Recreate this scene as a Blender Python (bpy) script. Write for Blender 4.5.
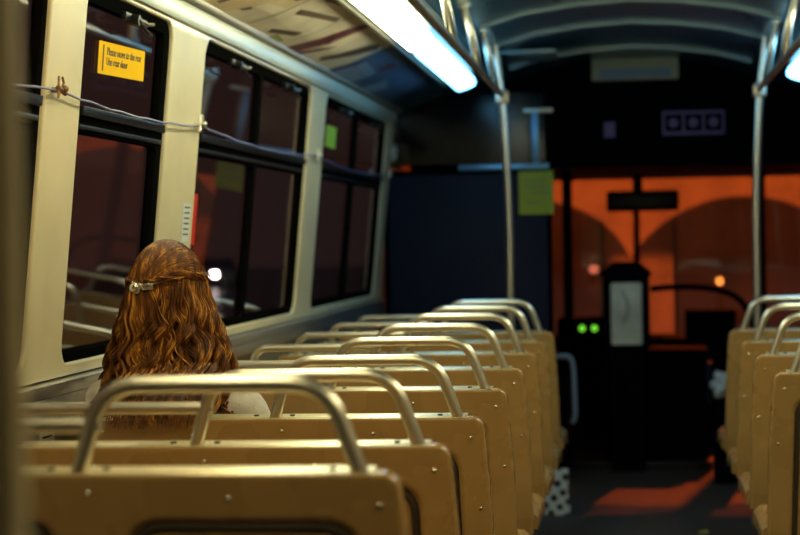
import bpy, bmesh, math, random
from mathutils import Vector, Matrix
random.seed(7)
for o in list(bpy.data.objects): bpy.data.objects.remove(o)
S = bpy.context.scene
COL = S.collection
R = math.radians
EYE = 1.27
# ------------------------------------------------------------------ camera
cd = bpy.data.cameras.new('camera'); cam = bpy.data.objects.new('camera', cd); COL.objects.link(cam)
cd.sensor_width = 36; cd.lens = 81; cd.clip_start = .05; cd.clip_end = 500
cam.location = (0, 0, EYE)
cam.rotation_euler = (R(90 - .84), R(1.0), R(7.34))
cd.dof.use_dof = True; cd.dof.focus_distance = 4.15; cd.dof.aperture_fstop = 3.2; cd.dof.aperture_blades = 7
S.camera = cam
# ------------------------------------------------------------------ world, exposure
w = bpy.data.worlds.new('night'); S.world = w; w.use_nodes = True
bg = w.node_tree.nodes['Background']; bg.inputs[0].default_value = (.060, .033, .027, 1); bg.inputs[1].default_value = .75
S.view_settings.view_transform = 'Standard'; S.view_settings.look = 'None'
S.view_settings.exposure = 0.0; S.view_settings.gamma = 1
LAMP_WARM = 16.0      # near fluorescent diffusers
LAMP_COOL = 7.5       # front fluorescent diffuser
STREET_W = 4000       # sodium street lamp, watts
# ------------------------------------------------------------------ materials
def srgb(r, g, b):
    f = lambda c: (c/12.92 if c <= .04045 else ((c+.055)/1.055)**2.4)
    return (f(r/255), f(g/255), f(b/255), 1)
def mat(name, col, rough=.5, metal=0, noise=0, scale=20, coat=0, bump=0, bscale=60, emit=None, es=0, spec=.5):
    m = bpy.data.materials.new(name); m.use_nodes = True
    nt = m.node_tree; N = nt.nodes; L = nt.links; p = N['Principled BSDF']
    p.inputs['Base Color'].default_value = col; p.inputs['Roughness'].default_value = rough
    p.inputs['Metallic'].default_value = metal; p.inputs['Coat Weight'].default_value = coat
    p.inputs['Specular IOR Level'].default_value = spec
    tc = N.new('ShaderNodeTexCoord')
    if noise:
        t = N.new('ShaderNodeTexNoise'); t.inputs['Scale'].default_value = scale; t.inputs['Detail'].default_value = 6
        L.new(tc.outputs['Object'], t.inputs['Vector'])
        r = N.new('ShaderNodeValToRGB'); r.color_ramp.elements[0].position = .3; r.color_ramp.elements[1].position = .72
        r.color_ramp.elements[0].color = tuple(c*(1-noise) for c in col[:3])+(1,)
        r.color_ramp.elements[1].color = tuple(min(1, c*(1+noise*.6)) for c in col[:3])+(1,)
        L.new(t.outputs['Fac'], r.inputs[0]); L.new(r.outputs[0], p.inputs['Base Color'])
        mr = N.new('ShaderNodeMapRange'); mr.inputs[3].default_value = max(.03, rough-.03); mr.inputs[4].default_value = min(1, rough+.04)
        L.new(t.outputs['Fac'], mr.inputs[0]); L.new(mr.outputs[0], p.inputs['Roughness'])
    if bump:
        t2 = N.new('ShaderNodeTexNoise'); t2.inputs['Scale'].default_value = bscale; L.new(tc.outputs['Object'], t2.inputs['Vector'])
        b = N.new('ShaderNodeBump'); b.inputs['Strength'].default_value = bump; b.inputs['Distance'].default_value = .002
        L.new(t2.outputs['Fac'], b.inputs['Height']); L.new(b.outputs[0], p.inputs['Normal'])
    if emit:
        p.inputs['Emission Color'].default_value = emit; p.inputs['Emission Strength'].default_value = es
    return m
M = {}
M['seat'] = mat('seat_tan', (.42, .245, .085, 1), .27, 0, .10, 5, coat=.35, bump=.15, bscale=220)
M['cap'] = mat('cap_strip', (.80, .68, .42, 1), .33, .75, .12, 12)
M['tanpole'] = mat('painted_pole', (.62, .50, .30, 1), .5)
M['faceplate'] = mat('farebox_face', (.8, .76, .62, 1), .4, 0, .35, 5)
M['groove_shade_bolt'] = mat('seat_groove_shade_bolt', (.035, .022, .012, 1), .6)  # dark brown for the painted-in groove shade, also used on the bolt heads
M['metal'] = mat('brushed_metal', (.72, .67, .57, 1), .34, 1)
M['screw'] = mat('screw_metal', (.75, .7, .6, 1), .25, 1)
M['pillar'] = mat('cream_panel', (.76, .65, .42, 1), .38, 0, .10, 5, coat=.2)
M['wallpanel'] = mat('lower_wall_panel', (.42, .40, .33, 1), .35, .3, .12, 8)
M['bluealu'] = mat('blue_aluminium', (.15, .35, .6, 1), .35, .8)
M['alu'] = mat('sill_aluminium', (.62, .62, .6, 1), .3, .9, .1, 30)
M['black'] = mat('window_rubber', (.004, .004, .004, 1), .6, spec=0)
M['blackm'] = mat('black_metal', (.01, .01, .012, 1), .35, 0, spec=.35)
M['ceil'] = mat('ceiling_panel', (.04, .12, .16, 1), .28, .3, .12, 5)
M['rib'] = mat('ceiling_rib', (.35, .48, .50, 1), .3, .7)
M['cove'] = mat('cove_panel', (.07, .065, .07, 1), .4)
M['track'] = mat('card_track', (.30, .22, .13, 1), .35, .5, .1, 20)
M['header'] = mat('header_trim', (.55, .55, .45, 1), .3, .2, .08, 8)
M['dark'] = mat('front_black', (.002, .002, .005, 1), .8, spec=.04)
M['navy'] = mat('navy_panel', (.003, .007, .028, 1), .5, 0, .15, 6, spec=.2)
M['floor'] = mat('rubber_floor', (.06, .042, .032, 1), .7, 0, .3, 40, bump=.5, bscale=200)
M['housing'] = mat('fixture_housing', (.10, .08, .05, 1), .35, .3)
M['yellow'] = mat('yellow_vinyl', (.85, .48, .004, 1), .8, spec=.1)
M['green'] = mat('green_vinyl', (.40, .58, .04, 1), .5)
M['ygreen'] = mat('notice_yellow', (.50, .50, .02, 1), .5)
M['ink'] = mat('ink', (.03, .02, .01, 1), .5)
M['white'] = mat('white_plastic', (.75, .75, .72, 1), .5)
M['red'] = mat('red_vinyl', (.65, .03, .01, 1), .4)
M['shirt'] = mat('shirt_cotton', (.62, .56, .50, 1), .85, 0, .12, 60, bump=.6, bscale=150)
M['skin'] = mat('skin', (.55, .30, .20, 1), .5, 0, .08, 30)
M['jeans'] = mat('jeans', (.03, .05, .12, 1), .85, 0, .2, 80)
M['wire'] = mat('cord_blue', (.13, .13, .28, 1), .4)
M['rust'] = mat('rusty_clamp', (.28, .15, .07, 1), .45, .6, .3, 200)
M['greyp'] = mat('grey_panel', (.34, .35, .30, 1), .35, 0, .3, 6)
M['lilac'] = mat('sign_lilac', (.22, .13, .34, 1), .5)
M['box'] = mat('vent_tan', (.55, .48, .28, 1), .4)
M['gly'] = mat('green_indicator', (.02, .2, .02, 1), .3, emit=(.25, 1, .05, 1), es=.9)
M['asphalt'] = mat('asphalt', (.035, .033, .03, 1), .35, 0, .3, 3)
M['brick'] = mat('facade', (.10, .07, .05, 1), .85, 0, .3, 2)
M['carpaint'] = mat('car_paint', (.05, .04, .045, 1), .25, .3)
M['carglass'] = mat('car_glass', (.01, .01, .012, 1), .05)
M['headl'] = mat('headlamp', (1, 1, 1, 1), .3, emit=(1, .95, .88, 1), es=90)
M['amber'] = mat('amber_lamp', (1, .3, .05, 1), .3, emit=(1, .28, .04, 1), es=6)
M['tail'] = mat('tail_lamp', (.8, .05, .02, 1), .3, emit=(1, .22, .12, 1), es=2)
M['sodium'] = mat('sodium_lamp', (1, .5, .1, 1), .3, emit=(1, .32, .03, 1), es=20)
M['adcream'] = mat('card_cream', (.85, .72, .53, 1), .5, 0, .15, 7)
M['adtan'] = mat('card_tan', (.75, .57, .34, 1), .5, 0, .15, 7)
M['adplum'] = mat('card_plum', (.17, .045, .05, 1), .5)
M['adbrown'] = mat('card_brown', (.16, .10, .06, 1), .5)
M['adolive'] = mat('card_olive', (.38, .36, .10, 1), .5)
M['adblue'] = mat('card_blue', (.10, .15, .24, 1), .5, 0, .3, 6)
M['adpale'] = mat('card_pale', (.30, .36, .45, 1), .5)
M['lampw'] = mat('diffuser_warm', (.9, .9, .8, 1), .4, emit=(1.0, .86, .46, 1), es=LAMP_WARM)
M['lampm'] = mat('diffuser_mid', (.9, .9, .85, 1), .4, emit=(.95, 1.0, .66, 1), es=LAMP_WARM)
M['lampc'] = mat('diffuser_cool', (.8, .9, .95, 1), .4, emit=(.20, .62, 1.0, 1), es=LAMP_COOL)

def glass_mat(name, tint, refl=.9, base=.04, rough=.01):
    m = bpy.data.materials.new(name); m.use_nodes = True; nt = m.node_tree; N = nt.nodes; L = nt.links
    N.remove(N['Principled BSDF']); out = N['Material Output']
    tr = N.new('ShaderNodeBsdfTransparent'); tr.inputs[0].default_value = tint
    gl = N.new('ShaderNodeBsdfGlossy'); gl.inputs['Roughness'].default_value = rough; gl.inputs[0].default_value = (1, 1, 1, 1)
    lw = N.new('ShaderNodeLayerWeight'); lw.inputs[0].default_value = .5
    pw = N.new('ShaderNodeMath'); pw.operation = 'POWER'; pw.inputs[1].default_value = 4.5
    ma = N.new('ShaderNodeMath'); ma.operation = 'MULTIPLY_ADD'; ma.inputs[1].default_value = refl; ma.inputs[2].default_value = base
    mx = N.new('ShaderNodeMixShader')
    L.new(lw.outputs['Facing'], pw.inputs[0]); L.new(pw.outputs[0], ma.inputs[0]); L.new(ma.outputs[0], mx.inputs[0])
    L.new(tr.outputs[0], mx.inputs[1]); L.new(gl.outputs[0], mx.inputs[2]); L.new(mx.outputs[0], out.inputs[0])
    return m
M['glass'] = glass_mat('side_glass', (.75, .68, .68, 1), .62, .04, .03)
M['wglass'] = glass_mat('windshield_glass', (.92, .92, .92, 1), .5, .03)
M['pglass'] = glass_mat('partition_glass', (.10, .13, .22, 1), .2, .015, .15)

def hair_mat():
    m = bpy.data.materials.new('auburn_hair'); m.use_nodes = True; nt = m.node_tree; N = nt.nodes; L = nt.links
    p = N['Principled BSDF']; g = N.new('ShaderNodeNewGeometry'); r = N.new('ShaderNodeValToRGB')
    e = r.color_ramp.elements; e[0].color = (.014, .004, .002, 1); e[1].color = (.80, .36, .05, 1)
    k = e.new(.66); k.color = (.19, .062, .012, 1)
    tc = N.new('ShaderNodeTexCoord'); mp = N.new('ShaderNodeMapping'); mp.inputs['Scale'].default_value = (60, 30, 16); L.new(tc.outputs['Object'], mp.inputs[0])
    nz = N.new('ShaderNodeTexNoise'); nz.inputs['Scale'].default_value = 1; nz.inputs['Detail'].default_value = 2; L.new(mp.outputs[0], nz.inputs[0])
    c1 = N.new('ShaderNodeMapRange'); c1.inputs[1].default_value = .32; c1.inputs[2].default_value = .68; c1.inputs[3].default_value = -.05; c1.inputs[4].default_value = .5; c1.clamp = True; L.new(nz.outputs['Fac'], c1.inputs[0])
    c2 = N.new('ShaderNodeMath'); c2.operation = 'MULTIPLY_ADD'; c2.inputs[1].default_value = .55; L.new(g.outputs['Random Per Island'], c2.inputs[0]); L.new(c1.outputs[0], c2.inputs[2])
    L.new(c2.outputs[0], r.inputs[0]); L.new(r.outputs[0], p.inputs['Base Color'])
    p.inputs['Roughness'].default_value = .5; p.inputs['Specular IOR Level'].default_value = .25
    p.inputs['Anisotropic'].default_value = .4
    return m
M['hair'] = hair_mat()
def fog_mat():
    """condensation on the inside of the windshield; two wiper arcs leave it thin"""
    m = bpy.data.materials.new('condensation'); m.use_nodes = True; nt = m.node_tree; N = nt.nodes; L = nt.links
    N.remove(N['Principled BSDF']); out = N['Material Output']
    tc = N.new('ShaderNodeTexCoord')
    ds = []
    for (cx, cz, r) in ((.70, .66, .86), (-.585, .875, .635)):
        v = N.new('ShaderNodeVectorMath'); v.operation = 'DISTANCE'; v.inputs[1].default_value = (cx, 0, cz)
        L.new(tc.outputs['Object'], v.inputs[0])
        mr = N.new('ShaderNodeMapRange'); mr.interpolation_type = 'SMOOTHSTEP'
        mr.inputs[1].default_value = r-.02; mr.inputs[2].default_value = r+.02; L.new(v.outputs['Value'], mr.inputs[0]); ds.append(mr)
    mn = N.new('ShaderNodeMath'); mn.operation = 'MINIMUM'; L.new(ds[0].outputs[0], mn.inputs[0]); L.new(ds[1].outputs[0], mn.inputs[1])
    sx = N.new('ShaderNodeSeparateXYZ'); L.new(tc.outputs['Object'], sx.inputs[0])
    def ramp(sock, a, b):
        q = N.new('ShaderNodeMapRange'); q.interpolation_type = 'SMOOTHSTEP'; q.inputs[1].default_value = a; q.inputs[2].default_value = b; L.new(sock, q.inputs[0]); return q.outputs[0]
    def op(kind, a, b=None, v=None):
        q = N.new('ShaderNodeMath'); q.operation = kind; L.new(a, q.inputs[0])
        if b is not None: L.new(b, q.inputs[1])
        if v is not None: q.inputs[1].default_value = v
        return q.outputs[0]
    gap = op('MULTIPLY', op('MULTIPLY', ramp(sx.outputs[0], .285, .255), ramp(sx.outputs[0], -.16, -.10)), ramp(sx.outputs[2], 1.19, 1.08))
    mn2 = op('MAXIMUM', mn.outputs[0], op('MULTIPLY', gap, v=.55))
    no = N.new('ShaderNodeTexNoise'); no.inputs['Scale'].default_value = 3.0; no.inputs['Detail'].default_value = 4; L.new(tc.outputs['Object'], no.inputs[0])
    m1 = N.new('ShaderNodeMapRange'); m1.inputs[3].default_value = .045; m1.inputs[4].default_value = .70; L.new(mn2, m1.inputs[0])
    m2 = N.new('ShaderNodeMapRange'); m2.inputs[1].default_value = .3; m2.inputs[2].default_value = .7; m2.inputs[3].default_value = .5; m2.inputs[4].default_value = 1.2
    L.new(no.outputs['Fac'], m2.inputs[0])
    mu = N.new('ShaderNodeMath'); mu.operation = 'MULTIPLY'; mu.use_clamp = True; L.new(m1.outputs[0], mu.inputs[0]); L.new(m2.outputs[0], mu.inputs[1])
    tr = N.new('ShaderNodeBsdfTransparent'); tl = N.new('ShaderNodeBsdfTranslucent'); tl.inputs[0].default_value = (.8, .8, .8, 1)
    mx = N.new('ShaderNodeMixShader'); L.new(mu.outputs[0], mx.inputs[0]); L.new(tr.outputs[0], mx.inputs[1]); L.new(tl.outputs[0], mx.inputs[2])
    L.new(mx.outputs[0], out.inputs[0]); return m
M['fog'] = fog_mat()
# ------------------------------------------------------------------ helpers
def link(name, me, m=None, parent=None, smooth=True):
    o = bpy.data.objects.new(name, me); COL.objects.link(o)
    if m is not None:
        for x in (m if isinstance(m, (list, tuple)) else [m]): me.materials.append(M[x])
    if parent is not None: o.parent = parent
    if smooth:
        for p in me.polygons: p.use_smooth = True
        try: me.set_sharp_from_angle(angle=R(38))
        except Exception: pass
    return o
class MB:
    def __init__(s): s.b = bmesh.new()
    def box(s, x0, x1, y0, y1, z0, z1, bev=0, T=None, mi=0):
        r = bmesh.ops.create_cube(s.b, size=1); vs = r['verts']
        for v in vs: v.co = Vector(((x0+x1)/2+v.co.x*(x1-x0), (y0+y1)/2+v.co.y*(y1-y0), (z0+z1)/2+v.co.z*(z1-z0)))
        fs = set(f for v in vs for f in v.link_faces)
        for f in fs: f.material_index = mi
        if bev:
            es = list(set(e for v in vs for e in v.link_edges))
            rb = bmesh.ops.bevel(s.b, geom=es+vs, offset=bev, segments=2, affect='EDGES', profile=.6)
            vs = list(set(v for f in rb['faces'] for v in f.verts) | set(v for v in vs if v.is_valid))
        if T:
            for v in vs: v.co = T @ v.co
        return s
    def cyl(s, a, b, r, r2=None, seg=16, mi=0):
        a = Vector(a); b = Vector(b); d = b-a; L = d.length
        q = d.to_track_quat('Z', 'Y').to_matrix().to_4x4(); q.translation = (a+b)/2
        rr = bmesh.ops.create_cone(s.b, cap_ends=True, segments=seg, radius1=r, radius2=(r if r2 is None else r2), depth=L, matrix=q)
        for v in rr['verts']:
            for f in v.link_faces: f.material_index = mi
        return s
    def ball(s, c, r, seg=16, mi=0, sc=(1, 1, 1)):
        mtx = Matrix.Translation(Vector(c)) @ Matrix.Diagonal((sc[0], sc[1], sc[2], 1))
        rr = bmesh.ops.create_uvsphere(s.b, u_segments=seg, v_segments=max(6, seg//2), radius=r, matrix=mtx)
        for v in rr['verts']:
            for f in v.link_faces: f.material_index = mi
        return s
    def tube(s, pts, r, seg=10, mi=0, cap=True):
        pts = [Vector(p) for p in pts]; n = len(pts); rs = r if isinstance(r, (list, tuple)) else [r]*n
        rings = []; t0 = (pts[1]-pts[0]).normalized(); up = Vector((0, 0, 1)) if abs(t0.z) < .9 else Vector((1, 0, 0))
        nrm = (up - t0*up.dot(t0)).normalized()
        for i in range(n):
            t = (pts[min(i+1, n-1)]-pts[max(i-1, 0)]).normalized()
            nrm = (nrm - t*nrm.dot(t)).normalized(); bi = t.cross(nrm)
            rings.append([s.b.verts.new(pts[i]+(nrm*math.cos(2*math.pi*k/seg)+bi*math.sin(2*math.pi*k/seg))*rs[i]) for k in range(seg)])
        for i in range(n-1):
            for k in range(seg):
                f = s.b.faces.new((rings[i][k], rings[i][(k+1) % seg], rings[i+1][(k+1) % seg], rings[i+1][k])); f.material_index = mi
        if cap:
            f = s.b.faces.new(rings[0][::-1]); f.material_index = mi; f = s.b.faces.new(rings[-1]); f.material_index = mi
        return s
    def grid(s, rows, mi=0):
        V = [[s.b.verts.new(p) for p in r] for r in rows]
        for i in range(len(V)-1):
            for j in range(len(V[0])-1):
                f = s.b.faces.new((V[i][j], V[i][j+1], V[i+1][j+1], V[i+1][j])); f.material_index = mi
        return s
    def prism(s, poly, d, T=None, mi=0):
        """poly: list of 3d points (planar); d: extrusion vector"""
        d = Vector(d); A = [s.b.verts.new(Vector(p)) for p in poly]; B = [s.b.verts.new(Vector(p)+d) for p in poly]; n = len(A)
        fs = [s.b.faces.new(A[::-1]), s.b.faces.new(B)] + [s.b.faces.new((A[i], A[(i+1) % n], B[(i+1) % n], B[i])) for i in range(n)]
        for f in fs: f.material_index = mi
        if T:
            for v in A+B: v.co = T @ v.co
        return s
    def build(s, name, m, parent=None, T=None, smooth=True):
        bmesh.ops.recalc_face_normals(s.b, faces=s.b.faces[:])
        me = bpy.data.meshes.new(name); s.b.to_mesh(me); s.b.free()
        if T is not None: me.transform(T)
        return link(name, me, m, parent, smooth)
def empty(name, loc=(0, 0, 0), rz=0):
    o = bpy.data.objects.new(name, None); COL.objects.link(o); o.empty_display_size = .1
    o.location = loc; o.rotation_euler = (0, 0, rz); return o
def tag(o, label=None, cat=None, group=None, kind=None):
    if label: o['label'] = label
    if cat: o['category'] = cat
    if group: o['group'] = group
    if kind: o['kind'] = kind
    return o
def kids(o): return [c for c in COL.objects if c.parent == o]
def copy_tree(o, parent=None):
    c = o.copy(); COL.objects.link(c); c.parent = parent
    for ch in kids(o): copy_tree(ch, c)
    return c
def baked(o):
    """turn curve / modified object into plain mesh data"""
    bpy.context.view_layer.update()
    dg = bpy.context.evaluated_depsgraph_get()
    me = bpy.data.meshes.new_from_object(o.evaluated_get(dg)); bpy.data.objects.remove(o); return me
def rrect(x0, x1, y0, y1, r, n=6):
    P = []
    for (cx, cy, a) in ((x1-r, y1-r, 0), (x0+r, y1-r, 90), (x0+r, y0+r, 180), (x1-r, y0+r, 270)):
        for i in range(n+1):
            t = R(a+90*i/n); P.append((cx+r*math.cos(t), cy+r*math.sin(t)))
    return P
def sheet(loops, depth, bev=.0):
    """filled 2d outline with holes, thickness depth -> mesh data in xy plane"""
    c = bpy.data.curves.new('c', 'CURVE'); c.dimensions = '2D'; c.fill_mode = 'BOTH'
    for lp in loops:
        sp = c.splines.new('POLY'); sp.points.add(len(lp)-1); sp.use_cyclic_u = True
        for i, p in enumerate(lp): sp.points[i].co = (p[0], p[1], 0, 1)
    c.extrude = max(depth/2-bev, .0002); c.bevel_depth = bev; c.bevel_resolution = 2; c.offset = -bev
    o = bpy.data.objects.new('c', c); COL.objects.link(o); return baked(o)
def sheet_obj(name, loops, depth, m, parent=None, T=None, bev=0):
    me = sheet(loops, depth, bev)
    if T is not None: me.transform(T)
    me.materials.clear(); return link(name, me, m, parent)
def arc(pts, rad, n=6):
    """polyline with rounded corners"""
    pts = [Vector(p) for p in pts]; out = [pts[0]]
    for i in range(1, len(pts)-1):
        a, b, c = pts[i-1], pts[i], pts[i+1]; d1 = (a-b); d2 = (c-b); r = min(rad, d1.length*.49, d2.length*.49)
        p = b+d1.normalized()*r; q = b+d2.normalized()*r
        for k in range(n+1):
            t = k/n; out.append(p*(1-t)**2+b*2*t*(1-t)+q*t*t)
    out.append(pts[-1]); return out
def text_mesh(s, size, ext=.0004):
    c = bpy.data.curves.new('t', 'FONT'); c.body = s; c.size = size; c.extrude = ext; c.align_x = 'LEFT'
    o = bpy.data.objects.new('t', c); COL.objects.link(o); me = baked(o); me.materials.clear(); return me

# ------------------------------------------------------------------ side walls with windows
TH = math.atan(.10); ZS = EYE-.298
def WM(side):
    """wall frame: x = along the bus, y = up the wall, z = into the room"""
    X = side*1.318
    u = Vector((0, 1, 0)); v = Vector((-side*math.sin(TH), 0, math.cos(TH))); n = Vector((-side*math.cos(TH), 0, -math.sin(TH)))
    m = Matrix((u, v, n)).transposed().to_4x4(); m.translation = Vector((X, 0, ZS)); return m
WINS = [(1.75, 3.73, 1, 2.75), (3.98, 4.745, 0, 0), (5.12, 6.86, 1, 5.97), (7.20, 9.02, 1, 8.12)]
wn = [0]
def side_wall(side):
    T = WM(side); nm = 'left' if side < 0 else 'right'
    Y0, Y1 = -1.5, 11.62
    wins = [(-.4, 1.45, 1, .5)] + WINS
    if side > 0: wins = wins + [(9.5, 11.2, 1, 10.35)]
    loops = [[(Y0, .0), (Y1, .0), (Y1, .97), (Y0, .97)]]
    for a in wins: loops.append(rrect(a[0], a[1], .03, .90, .055)[::-1])
    o = sheet_obj('wall_'+nm, loops, .03, 'pillar', T=T @ Matrix.Translation((0, 0, .0)), bev=.006); tag(o, kind='structure')
    mb = MB()
    x = side*1.322
    mb.box(min(x, x+side*.03), max(x, x+side*.03), Y0, Y1, -.02, ZS-.02)
    o = mb.build('wall_'+nm+'_lower', 'wallpanel'); tag(o, kind='structure')
    # sill ledge
    mb = MB(); xi = side*1.275
    mb.box(min(x, xi), max(x, xi), Y0, Y1, ZS-.035, ZS-.005, .006)
    mb.box(min(xi, xi+side*.012), max(xi, xi+side*.012), Y0, Y1, ZS-.07, ZS-.035, .003)
    o = mb.build('trim_'+('1' if side < 0 else '2'), 'alu'); tag(o, kind='structure')
    # header rail
    mb = MB(); mb.box(Y0, Y1, .912, .97, .012, .028, .006, T=T); mb2 = MB(); mb2.box(Y0, Y1, .97, 1.005, .0, .05, .008, T=T)
    o = mb.build('trim_'+('3' if side < 0 else '4'), 'header'); tag(o, kind='structure')
    o = mb2.build('trim_'+('5' if side < 0 else '6'), 'track'); tag(o, kind='structure')
    for (a, b, mul, mx) in wins:
        wn[0] += 1
        root = empty('window_%d' % wn[0], T @ Vector(((a+b)/2, .03, 0))); tag(root, kind='structure')
        I = root.matrix_world = Matrix.Translation(T @ Vector(((a+b)/2, .03, 0))); I = I.inverted(); TT = I @ T
        fo = rrect(a-.01, b+.01, .02, .91, .06)
        holes = []
        segs = [(a+.012, mx-.02), (mx+.02, b-.028)] if mul else [(a+.012, b-.05)]
        for (p, q) in segs:
            holes.append(rrect(p, q, .055, .562, .02)[::-1]); holes.append(rrect(p, q, .617, .865, .02)[::-1])
        sheet_obj('window_frame', [fo]+holes, .026, 'black', root, TT @ Matrix.Translation((0, 0, -.008)), .003)
        g = MB(); g.box(a, b, .03, .90, -.016, -.012, T=TT); g.build('pane', 'glass', root, smooth=False)
        rail = MB(); rail.box(a+.02, b-.02, .603, .626, .004, .018, .003, T=TT); rail.box(a+.02, b-.02, .572, .583, .004, .012, .002, T=TT)
        rail.build('sash_rail', 'blackm', root)
        if side < 0:
            cs = [(p+q)/2 for p, q in segs]
            for c in ([cs[0]+.02] if not mul else cs):
                l = MB(); l.box(c-.10, c+.10, .855, .875, .004, .022, .004, T=TT)
                l.cyl(TT @ Vector((c-.05, .86, .012)), TT @ Vector((c-.05, .86, .042)), .013, seg=12)
                l.tube([TT @ Vector(p) for p in ((c-.05, .86, .038), (c+.0, .84, .045), (c+.07, .835, .04), (c+.1, .84, .03))], .005, 8)
                lt_ = l.build('latch', 'blackm', root)
                h = MB(); h.tube([TT @ Vector(p) for p in ((c+.0, .865, .026), (c+.05, .86, .036), (c+.12, .868, .03))], .0045, 8); h.build('latch_lever', 'metal', lt_)
    return T
TL = side_wall(-1); TR = side_wall(1)
# ------------------------------------------------------------------ floor, roof, rear, front
o = MB().box(-1.35, 1.35, -1.5, 11.9, -.06, 0).build('floor', 'floor'); tag(o, kind='structure')
PROF = [(1.222, .662), (1.17, .682), (1.08, .705), (1.0, .738), (.93, .765), (.87, .785), (.74, .83), (.6, .87), (.42, .92), (.2, .95), (0, .962)]
def cove(t):
    """t 0..1 across the advertising cove"""
    k = t*4.6; i = int(min(k, 4)); f = k-i; a = PROF[i]; b = PROF[i+1]; return (a[0]+(b[0]-a[0])*f, a[1]+(b[1]-a[1])*f)
full = [(-x, z) for x, z in PROF] + [(x, z) for x, z in PROF[::-1][1:]]
mb = MB(); mb.grid([[(x, y, EYE+z) for x, z in full] for y in (-1.5, 3, 7, 10.2)]); mb.grid([[(x, y, EYE+z+.03) for x, z in full] for y in (-1.5, 3, 7, 10.2)])
o = mb.build('ceiling', 'ceil'); tag(o, kind='structure')
mb = MB().box(-1.36, 1.36, -1.56, -1.5, -.02, 2.3); o = mb.build('wall_rear', 'wallpanel'); tag(o, kind='structure')
for i, y in enumerate((3.5, 4.45, 5.4, 6.35, 7.3, 8.05, 9.1)):
    pts = [(x*.93 if abs(x) > .7 else x, z) for x, z in full if abs(x) < .72]
    mb = MB()
    A = [(x, y, EYE+z-.016) for x, z in pts]; B = [(x, y+.035, EYE+z-.016) for x, z in pts]; C = [(x, y+.035, EYE+z+.01) for x, z in pts]; D = [(x, y, EYE+z+.01) for x, z in pts]
    mb.grid([A, B, C, D, A]); o = mb.build('trim_%d' % (7+i), 'rib'); tag(o, kind='structure')
# front bulkhead (dark box above windshield) and front wall
mb = MB()
arch = [(x, EYE+z) for x, z in full]
poly = [(-1.19, 9.75, 1.62+.03)] + [(x, 9.75, z) for x, z in arch] + [(1.19, 9.75, 1.65)]
mb.prism(poly, (0, .06, 0)); mb.box(-1.2, 1.2, 9.81, 11.6, 1.66, 1.70)
o = mb.build('trim_20', 'dark'); tag(o, kind='structure')
YF = 11.55
loops = [[(-1.35, -.05), (1.35, -.05), (1.35, 2.25), (-1.35, 2.25)], rrect(-1.2, -.425, .62, 1.66, .04)[::-1], rrect(-.375, .765, .60, 1.66, .04)[::-1], rrect(.835, 1.27, .3, 1.66, .04)[::-1]]
FT = Matrix(((1, 0, 0, 0), (0, 0, -1, YF), (0, 1, 0, 0), (0, 0, 0, 1)))
o = sheet_obj('wall_front', loops, .06, 'dark', T=FT); tag(o, kind='structure')
ws = empty('window_20', (0, YF, 0)); tag(ws, kind='structure')
MB().box(-1.25, 1.28, .012, .018, .28, 1.7).build('pane', 'wglass', ws, smooth=False)
MB().box(-1.25, 1.28, .004, .0045, .28, 1.7).build('condensation', 'fog', ws, smooth=False)
MB().box(.015, .05, -.02, .03, .6, 1.68, .004).build('divider', 'dark', ws)
for x in (.62,):
    pass
for (x, zz) in ((.28, .62), (-.18, .62)):
    MB().cyl((x, .05, zz), (x, .06, zz+.78), .010, seg=8).cyl((x-.02, .03, zz-.02), (x+.02, .06, zz), .025).build('wiper', 'dark', ws)

# ------------------------------------------------------------------ light fixtures
def fixture(side, label):
    root = empty('ceiling_light', (side*.786, 5, EYE+.765)); tag(root, label, 'light fixture', 'fluorescent light strips along the ceiling')
    ang = -side*math.atan2(.045, .13)
    Tm = Matrix.Rotation(ang*-1, 4, 'Y')
    h = MB(); h.box(-.085, .085, -3.85, 3.55, .0, .045, .006, T=Tm); h.box(-.10, -.085, -3.85, 3.55, -.004, .045, .004, T=Tm); h.box(.085, .10, -3.85, 3.55, -.004, .045, .004, T=Tm)
    h.build('housing', 'housing', root)
    for (a, b, m) in ((-3.8, -1.2, 'lampw'), (-1.15, 1.66, 'lampm'), (1.80, 3.48, 'lampc')):
        me = sheet([rrect(a, b, -.050, .050, .042, 8)], .05, .018)
        T2 = Tm @ Matrix.Translation((-side*.008, 0, -.034)) @ Matrix.Rotation(R(90), 4, 'Z')
        me.transform(T2); me.materials.clear(); link('diffuser', me, m, root)
    e = MB(); e.tube([Tm @ Vector(p) for p in ((.115*-side, -3.85, -.01), (.115*-side, 3.55, -.01))], .008, 8); e.build('edge_rail', 'rib', root)
fixture(-1, 'long fluorescent light strip above the windows, near tubes yellow-white, last tube cyan')
fixture(1, 'matching fluorescent light strip over the right-hand seats')

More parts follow.
